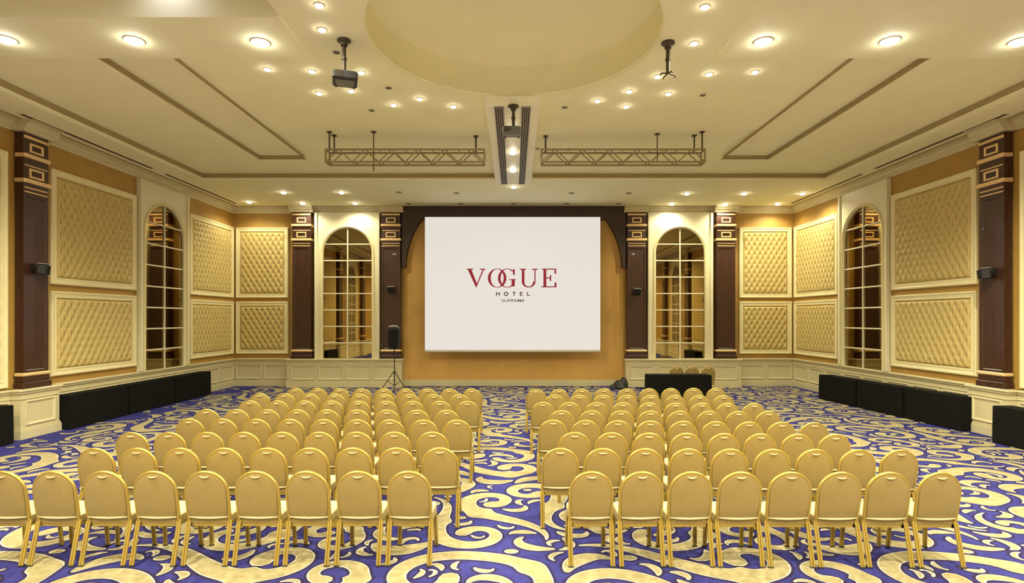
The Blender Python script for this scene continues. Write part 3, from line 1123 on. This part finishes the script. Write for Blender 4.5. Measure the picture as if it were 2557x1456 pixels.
def put_chair(px, py, label, group, near):
    d = (H - .915) * F / (py - VY)
    x = (px - VX) / F * d
    loc = (x, d + .28, 0.002)
    rz = random.uniform(-.02, .02)
    src, key = (chair_near, 'n') if near else (chair_far, 'f')
    if not used[key]:
        used[key] = True
        src.location = loc; src.rotation_euler = (0, 0, rz); src['label'] = label; src['group'] = group
    else:
        copy_thing(src, loc, rz, label, group)


LEFT = [  # first (outer) px, last (aisle) px, y of the tops
    ([5, 125, 250, 375, 505, 632, 760, 888, 1022], 1180, 1180),
    ([236, 343, 449, 562, 668, 775, 882, 988, 1097], 1122, 1121),
    ([327, 424, 516, 609, 702, 798, 889, 984, 1080], 1082, 1081),
    ([472, 557, 638, 723, 811, 897, 976, 1058, 1142], 1048, 1051),
    ([515, 588, 674, 746, 818, 893, 966, 1041, 1116], 1024, 1026),
    ([623, 695, 760, 828, 896, 962, 1032, 1100, 1167], 1002, 1004),
    ([649, 707, 770, 832, 893, 957, 1020, 1083, 1147], 984, 987),
    ([737, 795, 850, 903, 958, 1014, 1068, 1123, 1178], 971, 973)]
RIGHT = [
    ([1477, 1604, 1723, 1849, 1974, 2094, 2215, 2350], 1181, 1183),
    ([1400, 1509, 1611, 1714, 1824, 1931, 2031, 2140, 2250], 1122, 1126),
    ([1435, 1523, 1614, 1711, 1809, 1902, 1993, 2086], 1082, 1087),
    ([1380, 1459, 1544, 1622, 1704, 1790, 1872, 1952, 2034], 1051, 1057),
    ([1403, 1483, 1556, 1625, 1694, 1771, 1844, 1919], 1027, 1029),
    ([1356, 1426, 1495, 1562, 1625, 1694, 1759, 1818, 1884], 1006, 1009),
    ([1385, 1454, 1508, 1568, 1624, 1689, 1750, 1808], 988, 989),
    ([1340, 1397, 1457, 1508, 1568, 1622, 1674, 1731, 1789], 974, 970)]
for block, rows in (('left', LEFT), ('right', RIGHT)):
    for ri, (xs, ya, yb) in enumerate(rows):
        n = len(xs)
        xs = [xs[i] * .18 + (xs[0] + (xs[-1] - xs[0]) * i / (n - 1)) * .82 for i in range(n)]
        for i, px in enumerate(xs):
            k = (n - i) if block == 'left' else (i + 1)     # counted from the aisle
            py = ya + (yb - ya) * i / (n - 1)
            rown = 'front' if ri == 0 else ORD[ri + 1]
            lab = 'gold banquet chair %s from the aisle in the %s row from the camera, %s block' % (ORD[k], rown, block)
            put_chair(px, py, lab, 'gold chairs of the %s block' % block, ri < 2)
for i, px in enumerate((1690, 1729, 1769)):
    put_chair(px, 917, 'gold banquet chair behind the black table by the end wall, %s of three' % ['leftmost', 'middle', 'rightmost'][i], 'gold chairs behind the black table', False)


# ------------------------------------------------------------------ black draped tables
def draped_table(loc, rotz, L, dep, hgt, label, group, seed=0):
    t = thing('draped_table', loc, label, 'table', group, rotz)
    rng = random.Random(seed)
    m = MB(); m.box(-L / 2, L / 2, -dep / 2, dep / 2, hgt - .03, hgt, b=.012); m.build('cloth_top', M['cloth'], t)
    # pleated skirt, hanging from the table edge to just above the carpet
    per = []
    seg = .03
    def side(x0, y0, x1, y1, nx, ny):
        ll = math.hypot(x1 - x0, y1 - y0)
        n = max(2, int(ll / seg))
        for i in range(n):
            f = i / n
            per.append((x0 + (x1 - x0) * f, y0 + (y1 - y0) * f, nx, ny, ll * f))
    e = .006
    hx_, hy_ = L / 2 + e, dep / 2 + e
    side(-hx_, -hy_, hx_, -hy_, 0, -1); side(hx_, -hy_, hx_, hy_, 1, 0); side(hx_, hy_, -hx_, hy_, 0, 1); side(-hx_, hy_, -hx_, -hy_, -1, 0)
    ph = [rng.uniform(0, 6.28) for _ in range(4)]
    fq = [rng.uniform(9, 13), rng.uniform(20, 28), rng.uniform(4, 6)]
    rg = []
    for z, amp in ((hgt - .004, 0), (hgt - .06, .15), (hgt * .6, .55), (hgt * .3, .85), (.015, 1.0)):
        r_ = []
        for (x, y, nx, ny, s_) in per:
            wv = (math.sin(s_ * fq[0] + ph[0]) * .5 + math.sin(s_ * fq[1] + ph[1]) * .3 + math.sin(s_ * fq[2] + ph[2]) * .4 + 1.0) * .011 * amp
            r_.append((x + nx * wv, y + ny * wv, z))
        rg.append(r_[::-1])
    k = MB(); k.rings(rg, smooth=True); k.build('cloth_skirt', M['cloth'], t)
    return t


xf = -9.66
ys = [12.17, 14.08, 16.0, 17.93]
for i in range(3):
    yc, L = (ys[i] + ys[i + 1]) / 2, ys[i + 1] - ys[i] - .07
    draped_table((xf - .19, yc, 0.002), PI / 2, L, .34, .745,
                 'black draped table along the left wall, %s of three' % ['nearest the camera', 'middle one', 'nearest the end wall'][i], 'black tables along the left wall', i)
a0, a1 = Vector((9.60, 11.98, 0)), Vector((9.20, 16.95, 0))
dv = (a1 - a0).normalized()
nrm = Vector((dv.y, -dv.x, 0))
for i in range(3):
    L = (a1 - a0).length / 3
    c = a0 + dv * (L * (i + .5)) + nrm * .20
    draped_table((c.x, c.y, 0.002), math.atan2(dv.y, dv.x), L - .09, .38, .735,
                 'black draped table along the right wall, %s of three' % ['nearest the camera', 'middle one', 'nearest the end wall'][i], 'black tables along the right wall', i + 5)
draped_table((-9.68 - .17, 9.98, 0.002), PI / 2, 1.75, .30, .75, 'black draped table cut off by the left edge of the photo', 'black tables at the photo edges', 21)
draped_table((9.38 + .2, 10.08, 0.002), PI / 2, 1.8, .38, .72, 'black draped table cut off by the right edge of the photo', 'black tables at the photo edges', 22)
draped_table(((3.99 + 5.87) / 2, 16.6 + .25, 0.002), 0, 1.86, .45, .745, 'single black draped table in front of the end wall, right of the screen', None, 30)

# ------------------------------------------------------------------ loudspeaker on its tripod
x0 = at_depth(985, 900, 19.15).x
t = thing('speaker_stand', (x0, 19.15, 0.002), 'thin black tripod stand carrying a loudspeaker left of the screen', 'speaker stand')
m = MB(); m.tube([(0, 0, .10), (0, 0, .62)], .022, 10); m.tube([(0, 0, .6), (0, 0, 1.395)], .016, 10); m.build('pole', M['dark'], t)
m = MB(); m.lathe([(.035, 0), (.042, .01), (.042, .06), (.03, .07)], 0, 0, .56, 14); m.build('collar', M['dark'], t)
for k in range(3):
    a = math.radians([205, 335, 280][k])
    c, s = math.cos(a), math.sin(a)
    m = MB(); m.tube([(.03 * c, .03 * s, .60), (.46 * c, .40 * s, .015)], .014, 8); l = m.build('leg', M['dark'], t)
    m = MB(); m.tube([(.44 * c, .383 * s, .035), (.475 * c, .413 * s, .0)], .022, 8); m.build('rubber_foot', M['rubber'], l)
    m = MB(); m.tube([(.02 * c, .02 * s, .14), (.25 * c, .217 * s, .31)], .009, 8); m.build('brace', M['dark'], t)
t = thing('loudspeaker', (x0, 19.15, 1.40), 'black loudspeaker with a grey top handle on the tripod left of the screen', 'loudspeaker')


def spk(inset, y, zlo=0, zhi=.74):
    b, tp = .17 - inset, .21 - inset
    z0_, z1_ = zlo + inset, zhi - inset
    return [(-b, y, z0_), (b, y, z0_), (tp, y, z0_ + .25), (tp, y, z1_ - .07), (tp - .06, y, z1_), (-tp + .06, y, z1_), (-tp, y, z1_ - .07), (-tp, y, z0_ + .25)]


m = MB(); m.rings([spk(.02, -.18), spk(0, -.16), spk(0, .02), spk(.06, .17)], cap0=True, cap1=True); b = m.build('cabinet', M['dark'], t)
m = MB(); m.rings([spk(.045, -.181, 0, .70), spk(.045, -.196, 0, .70), spk(.06, -.202, 0, .70)], cap1=True, cap0=True)
m.build('front_grille', M['slotblack'], t)
m = MB(); m.tube([(-.16, -.13, .70), (-.13, -.14, .765), (0, -.145, .775), (.13, -.14, .765), (.16, -.13, .70)], .022, 8); m.build('top_handle', M['silver'], t)

# dark heap of gear on the floor
p = at_depth(1546, 968, 19.35)
m = MB()
for (dx, dy, r, h_) in ((0, 0, .22, .30), (.16, .03, .16, .40), (-.2, -.02, .14, .16), (.02, -.08, .2, .2)):
    m.lathe([(r * .9, 0), (r, h_ * .3), (r * .8, h_ * .7), (r * .45, h_ * .95), (.02, h_)], dx, dy, 0, 12)
m.tube([(-.3, -.1, .02), (-.2, -.16, .03), (0, -.2, .02), (.2, -.18, .03), (.3, -.1, .02)], .02, 6)
tag(m.build('equipment_bag', M['dark'], loc=(p.x, 19.35, .002)), 'small dark heap of gear on the floor at the screen wall right foot', 'bag')
p = at_depth(1598, 966, 19.4)
m = MB(); m.box(-.15, .15, -.08, .08, 0, .05, b=.015); m.tube([(.13, 0, .03), (.2, .02, .015), (.3, 0, .012)], .01, 6)
tag(m.build('floor_box', M['dark'], loc=(p.x, 19.4, .002)), 'little flat dark box on the floor left of the single black table', 'box')

# ------------------------------------------------------------------ ceiling equipment


def lattice(x0, x1, y0, y1, z0, z1, label, extra):
    t = thing('lighting_truss', ((x0 + x1) / 2, (y0 + y1) / 2, z0), label, 'truss', 'lighting trusses')
    cx, cy = (x0 + x1) / 2, (y0 + y1) / 2
    r = .023
    L = lambda x, y, z: (x - cx, y - cy, z - z0)
    for y in (y0, y1):
        for z in (z0, z1):
            m = MB(); m.tube([L(x0, y, z), L(x1, y, z)], r, 8); m.build('chord', M['alu'], t)
    n = 12
    st = (x1 - x0) / n
    for y in (y0, y1):
        for k in range(n):
            za, zb_ = (z0, z1) if k % 2 == 0 else (z1, z0)
            m = MB(); m.tube([L(x0 + k * st, y, za), L(x0 + (k + 1) * st, y, zb_)], .013, 6); m.build('diagonal_brace', M['alu'], t)
    for z in (z0, z1):
        for k in range(2, n, 2):
            m = MB(); m.tube([L(x0 + k * st, y0, z), L(x0 + k * st, y1, z)], .012, 6); m.build('cross_bar', M['alu'], t)
    for x in (x0, x1):
        m = MB()
        m.tube([L(x, y0, z0), L(x, y1, z0), L(x, y1, z1), L(x, y0, z1), L(x, y0, z0)], r, 8); m.build('end_frame', M['alu'], t)
    for (x, y, zlow, zhi, rr) in extra:
        m = MB(); m.tube([L(x, y, zlow), L(x, y, zhi)], rr, 8)
        m.box(*(L(x - .05, 0, 0)[0], L(x + .05, 0, 0)[0]), y - cy - .05, y - cy + .05, zhi - z0 - .03, zhi - z0)
        m.build('hanger_rod', M['iron'], t)
    return t


zc_ = ZT + .06
lattice(-4.21, -.66, 12.55, 12.82, 5.93, 6.21, 'aluminium box truss hung from the ceiling left of the middle beam',
        [(-4.13, 12.56, 6.18, zc_, .018), (-4.1, 12.80, 6.18, zc_, .018), (-3.14, 12.56, 5.72, zc_, .012), (-.86, 12.7, 6.18, ZT, .02)])
lattice(.62, 4.28, 12.55, 12.82, 5.93, 6.21, 'aluminium box truss hung from the ceiling right of the middle beam',
        [(4.22, 12.56, 6.18, zc_, .018), (4.12, 12.80, 6.18, zc_, .018), (3.25, 12.7, 6.0, zc_, .012), (.72, 12.7, 6.18, ZT, .02)])


def mount(loc, drop, label, cross=True):
    t = thing('projector_mount', loc, label, 'projector mount', 'ceiling projector mounts')
    m = MB(); m.lathe([(.10, 0), (.10, -.025), (.055, -.05), (.05, -.09)], 0, 0, 0, 18); m.build('ceiling_plate', M['iron'], t)
    m = MB(); m.tube([(0, 0, -.03), (0, 0, -drop)], .03, 10); m.lathe([(.038, 0), (.042, .02), (.038, .04)], 0, 0, -drop * .6, 12); m.build('pole', M['iron'], t)
    if cross:
        m = MB()
        for a in (.3, 1.9, 3.4, 5.0):
            m.tube([(0, 0, -drop), (.12 * math.cos(a), .12 * math.sin(a), -drop - .02), (.125 * math.cos(a), .125 * math.sin(a), -drop - .05)], .011, 6)
        m.build('bracket_arms', M['iron'], t)
    return t


def projector(loc, rz, label, wd=.36, dp=.34, ht=.13, body='dark'):
    t = thing('projector', loc, label, 'projector', 'ceiling projectors', rz)
    m = MB(); m.box(-wd / 2, wd / 2, -dp / 2, dp / 2, -ht, 0, b=.022); b = m.build('casing', M[body], t)
    m = MB(); m.lathe([(.05, 0), (.05, .03), (.038, .035), (.03, .02)], wd * .22, dp / 2 - .005, -ht * .5, 18, axis='y'); m.build('lens', M['slot'], t)
    m = MB(); m.box(-wd * .38, wd * .38, -dp * .36, dp * .38, -ht - .006, -ht); m.build('underside_plate', M['grey'], t)
    m = MB()
    for k in range(6):
        m.box(-wd * .4, -wd * .05, -dp / 2 - .004, -dp / 2, -ht * .8 + k * .017, -ht * .8 + k * .017 + .008)
    m.build('vent_slots', M['slot'], t)
    m = MB()
    for sx in (-1, 1):
        m.lathe([(.02, -.018), (.02, 0)], sx * wd * .36, dp * .32, -ht, 10)
    m.build('feet', M['slot'], t)
    return t


p = at_height(859, 100, ZT); mount((p.x, p.y, ZT), .50, 'dark ceiling pole holding the projector left of the dome', False)
pl = projector((p.x + .005, p.y + .03, ZT - .50), .30, 'black projector hanging on a pole left of the dome', .36, .36, .13)
p = at_height(1668, 106, ZT); mount((p.x, p.y, ZT), .46, 'empty projector mount with bracket arms hanging right of the dome')
p = at_height(1282, 264, ZS - .04); mount((p.x, p.y, ZS - .04), .42, 'short dark ceiling pole under the middle beam', False)
projector((p.x - .03, p.y + .0, ZS - .04 - .42), 0, 'grey projector hanging under the middle beam', .35, .30, .13, 'grey')


# ventilation grilles set in the beam
def grille(x0, x1, y0, y1, label):
    t = thing('air_grille', ((x0 + x1) / 2, (y0 + y1) / 2, ZS - .04), label, 'air grille', 'beam air grilles')
    wd, L = x1 - x0, y1 - y0
    m = MB()
    for k in range(5):
        x = -wd / 2 + wd * k / 4
        m.box(x - .009, x + .009, -L / 2, L / 2, -.022, 0)
    m.box(-wd / 2, wd / 2, -L / 2 - .015, -L / 2, -.022, 0); m.box(-wd / 2, wd / 2, L / 2, L / 2 + .015, -.022, 0)
    m.build('louvre_slats', M['grille'], t)
    m = MB(); m.box(-wd / 2, wd / 2, -L / 2, L / 2, -.006, .004); m.build('duct_back', M['slot'], t)


grille(-.36, -.20, 10.5, 16.45, 'long grey air grille on the left side of the middle beam')
grille(.155, .31, 10.5, 16.45, 'long grey air grille on the right side of the middle beam')
for s, side in ((-1, 'left'), (1, 'right')):
    for (y0, y1, wh) in ((10.95, 14.92, 'nearer the camera'), (15.5, 19.45, 'nearer the end wall')):
        t = thing('slot_diffuser', (s * 9.62, (y0 + y1) / 2, ZS), 'thin dark ceiling air slot along the %s wall, %s' % (side, wh), 'air slot', 'ceiling air slots')
        L = y1 - y0
        m = MB(); m.box(-.045, .045, -L / 2, L / 2, -.012, .0); m.build('slot', M['slot'], t)
        m = MB(); m.box(-.07, -.045, -L / 2, L / 2, -.016, 0); m.box(.045, .07, -L / 2, L / 2, -.016, .0)
        m.box(-.06, .06, -L / 2 - .025, -L / 2, -.016, .0); m.box(-.06, .06, L / 2, L / 2 + .025, -.016, .0); m.build('rim', M['ring'], t)
p = at_height(1968, 18, ZT)
t = thing('ceiling_hatch', (3.70, 7.0, ZT - .03), 'square access hatch in the ceiling right of the dome, at the top edge', 'access hatch')
m = MB(); m.rframe(-.43, .43, -.41, .41, [(0, 0), (0, .012), (.03, .012), (.035, .003), (.035, 0)])
o = m.build('hatch_frame', M['ceiling'], t); o.rotation_euler = (PI / 2, 0, 0)
m = MB(); m.box(-.395, .395, -.375, .375, -.006, .0); m.build('hatch_door', M['ceiling'], t)

# ------------------------------------------------------------------ lamps
LCOL = (1.0, 0.93, 0.64)


def spot(loc, watts, size=150, radius=.06, col=LCOL, blend=.6, name='lamp_light', direction=None):
    l = bpy.data.lights.new(name, 'SPOT')
    l.energy = watts
    l.color = col
    l.spot_size = math.radians(size)
    l.spot_blend = blend
    l.shadow_soft_size = radius
    o = bpy.data.objects.new(name, l)
    C.objects.link(o)
    o.location = loc
    if direction is not None:
        o.rotation_euler = Vector(direction).to_track_quat('-Z', 'Y').to_euler()
    return o


def downlight_proto(r, lens, ring=True):
    t = thing('downlight', (0, 0, 0), 'x', 'downlight')
    m = MB()
    if lens is not M['unlit']:
        m.lathe([(r * .2, -.02 - r * .42), (r * .6, -.02 - r * .34), (r * .9, -.02 - r * .12), (r, -.002)], 0, 0, 0, 20)
    else:
        m.lathe([(r * .8, -.004), (r, -.002)], 0, 0, 0, 18)
    m.build('lens', lens, t)
    m = MB()
    n = 24
    rg = [[(rr * math.cos(2 * PI * k / n), rr * math.sin(2 * PI * k / n), z) for k in range(n)] for rr, z in ((r, -.002), (r * 1.02, -.012), (r * 1.25, -.012), (r * 1.32, 0))]
    m.rings(rg, smooth=True)
    m.build('trim_ring', M['ring'] if lens is not M['unlit'] else M['grille'], t)
    return t


PROTO = {}


def downlight(kind, loc, label, group, watts=0.0, size=150):
    cfg = {'big': (.105, M['biglamp']), 'mid': (.085, M['lamp']), 'small': (.048, M['lamp']), 'off': (.07, M['unlit']), 'dot': (.045, M['unlit'])}
    if kind not in PROTO:
        PROTO[kind] = downlight_proto(*cfg[kind])
        t = PROTO[kind]
        t.location = loc; t['label'] = label; t['group'] = group
    else:
        t = copy_thing(PROTO[kind], loc, 0, label, group)
    if watts:
        l = spot((0, 0, -.10), watts, size)
        l.parent = t
    return t


WB, WM, WS = 330, 30, 32
big = [(15, 98), (335, 100), (650, 105), (1906, 103), (2222, 101), (2545, 103)]
names = ['outermost one left of the dome', 'middle one left of the dome', 'innermost one left of the dome', 'innermost one right of the dome', 'middle one right of the dome', 'outermost one right of the dome']
for (px, py), nm in zip(big, names):
    p = at_height(px, py, ZT - .03)
    downlight('big', p, 'large glowing ceiling lamp, %s' % nm, 'large ceiling lamps', WB)
mid_front = [(708, 480), (853, 480), (1715, 483), (1858, 483), (2004, 483)]
mid_back = [(622, 504), (756, 507), (887, 507), (1678, 509), (1811, 509), (1942, 509)]
for row, lst in (('nearer', mid_front), ('farther', mid_back)):
    for i, (px, py) in enumerate(lst):
        p = at_height(px, py, ZS)
        sd = 'left' if px < VX else 'right'
        same = [q for q in lst if (q[0] < VX) == (px < VX)]
        same = same if sd == 'right' else same[::-1]
        k = same.index((px, py)) + 1
        downlight('mid', p, 'lit end wall downlight, %s row, %s side, %s from the screen' % (row, sd, ORD[k]), 'end wall downlights', 95 if row == 'nearer' else 11)
offs = [(996, 480), (1140, 482), (1427, 482), (1570, 482), (1020, 508), (1150, 508), (1283, 508), (1415, 508), (1545, 508)]
for i, (px, py) in enumerate(offs):
    row = 'nearer' if py < 495 else 'farther'
    lst = [q for q in offs if (q[1] < 495) == (py < 495)]
    downlight('off', at_height(px, py, ZS), 'unlit dark downlight above the screen, %s row, %s from the left' % (row, ORD[lst.index((px, py)) + 1]), 'unlit downlights above the screen')
smalls = [(797, 12), (804, 73), (668, 172), (779, 177), (902, 180), (797, 232), (877, 226), (1048, 246), (983, 261), (1132, 265),
          (1760, 16), (1733, 107), (1642, 190), (1771, 184), (1885, 179), (1571, 227), (1669, 233), (1492, 251), (1563, 265)]
for sd in ('left', 'right'):
    lst = sorted([q for q in smalls if (q[0] < VX) == (sd == 'left')], key=lambda q: (q[0], q[1]))
    for i, (px, py) in enumerate(lst):
        downlight('small', at_height(px, py, ZT), 'small lit ceiling spotlight %s of the dome, %s counting from the left' % (sd, ORD[i + 1]), 'small spotlights around the dome', WS)
for (px, py, nm) in ((1272, 324, 'left one of the close pair'), (1288, 324, 'right one of the close pair'), (1281, 380, 'nearest the camera of the single three'), (1281, 425, 'middle of the single three')):
    downlight('small' if py < 350 else 'mid', at_height(px, py, ZS - .045), 'lit downlight in the middle beam, %s' % nm, 'middle beam downlights', 22)
p = at_height(1283, 466, ZS)
downlight('mid', p, 'lit downlight just past the far end of the middle beam', 'middle beam downlights', 80)
dots = [(970, 219, 'between the black projector and the beam'), (928, 275, 'above the left truss'), (1410, 268, 'right of the beam projector'), (1755, 237, 'right of the empty mount'), (840, 130, 'beside the left projector pole'), (1343, 371, 'above the right truss end')]
for px, py, nm in dots:
    downlight('dot', at_height(px, py, ZT), 'tiny dark ceiling fitting %s' % nm, 'tiny dark ceiling fittings')
# lamps of the part of the hall behind the camera
k = 0
for y in (4.2, 0.5, -3.2):
    for x in (-7.6, -4.4, 4.4, 7.6):
        k += 1
        downlight('big', (x, y, ZT), 'large glowing ceiling lamp behind the camera, %s of twelve' % ORD[k] if k < 13 else '', 'large ceiling lamps behind the camera', WB * (.7 if abs(x) > 6 else 1.75))
for y in (2.0, -2.0):
    k += 1
    downlight('big', (0, y, ZT), 'large glowing ceiling lamp behind the camera, over the aisle, %s' % ('nearer' if y > 0 else 'farther'), 'large ceiling lamps behind the camera', WB * 1.25)
# cool wall washer lighting the step of the raised coffer
t = thing('wall_washer', (-4.66, 7.36, 7.28), 'cool white lamp lighting the raised ceiling step at the top left', 'lamp')
m = MB(); m.box(-.08, .08, -.06, .06, .0, .07, b=.01); m.build('housing', M['ring'], t)
o = spot((0, 0, -.01), 26, 125, .03, (.76, .80, 1.0), 1.0, direction=(0, .35, -1)); o.parent = t

# ------------------------------------------------------------------ world, camera, view
wd_ = bpy.data.worlds.new('World')
bpy.context.scene.world = wd_
wd_.use_nodes = True
wd_.node_tree.nodes['Background'].inputs[0].default_value = (1, .85, .6, 1)
wd_.node_tree.nodes['Background'].inputs[1].default_value = 0.05

cam = bpy.data.cameras.new('camera')
cam.sensor_fit = 'HORIZONTAL'
cam.sensor_width = 36
cam.lens = 36 * F / 2557
cam.shift_x = -(VX - 1278.5) / 2557
cam.shift_y = (VY - 728) / 2557
cam.clip_start = .05
co_ = bpy.data.objects.new('camera', cam)
C.objects.link(co_)
co_.location = (0, 0, H)
co_.rotation_euler = (PI / 2, 0, 0)
sc = bpy.context.scene
sc.camera = co_
sc.view_settings.view_transform = 'Standard'
sc.view_settings.look = 'None'
sc.view_settings.gamma = 1
sc.view_settings.use_curve_mapping = False
sc.view_settings.exposure = 0.2
sc.cycles.max_bounces = 7
sc.cycles.diffuse_bounces = 5
sc.cycles.glossy_bounces = 4
sc.cycles.sample_clamp_indirect = 4
sc.cycles.caustics_reflective = False
sc.cycles.use_denoising = True
sc.cycles.use_adaptive_sampling = True
sc.cycles.adaptive_threshold = 0.02
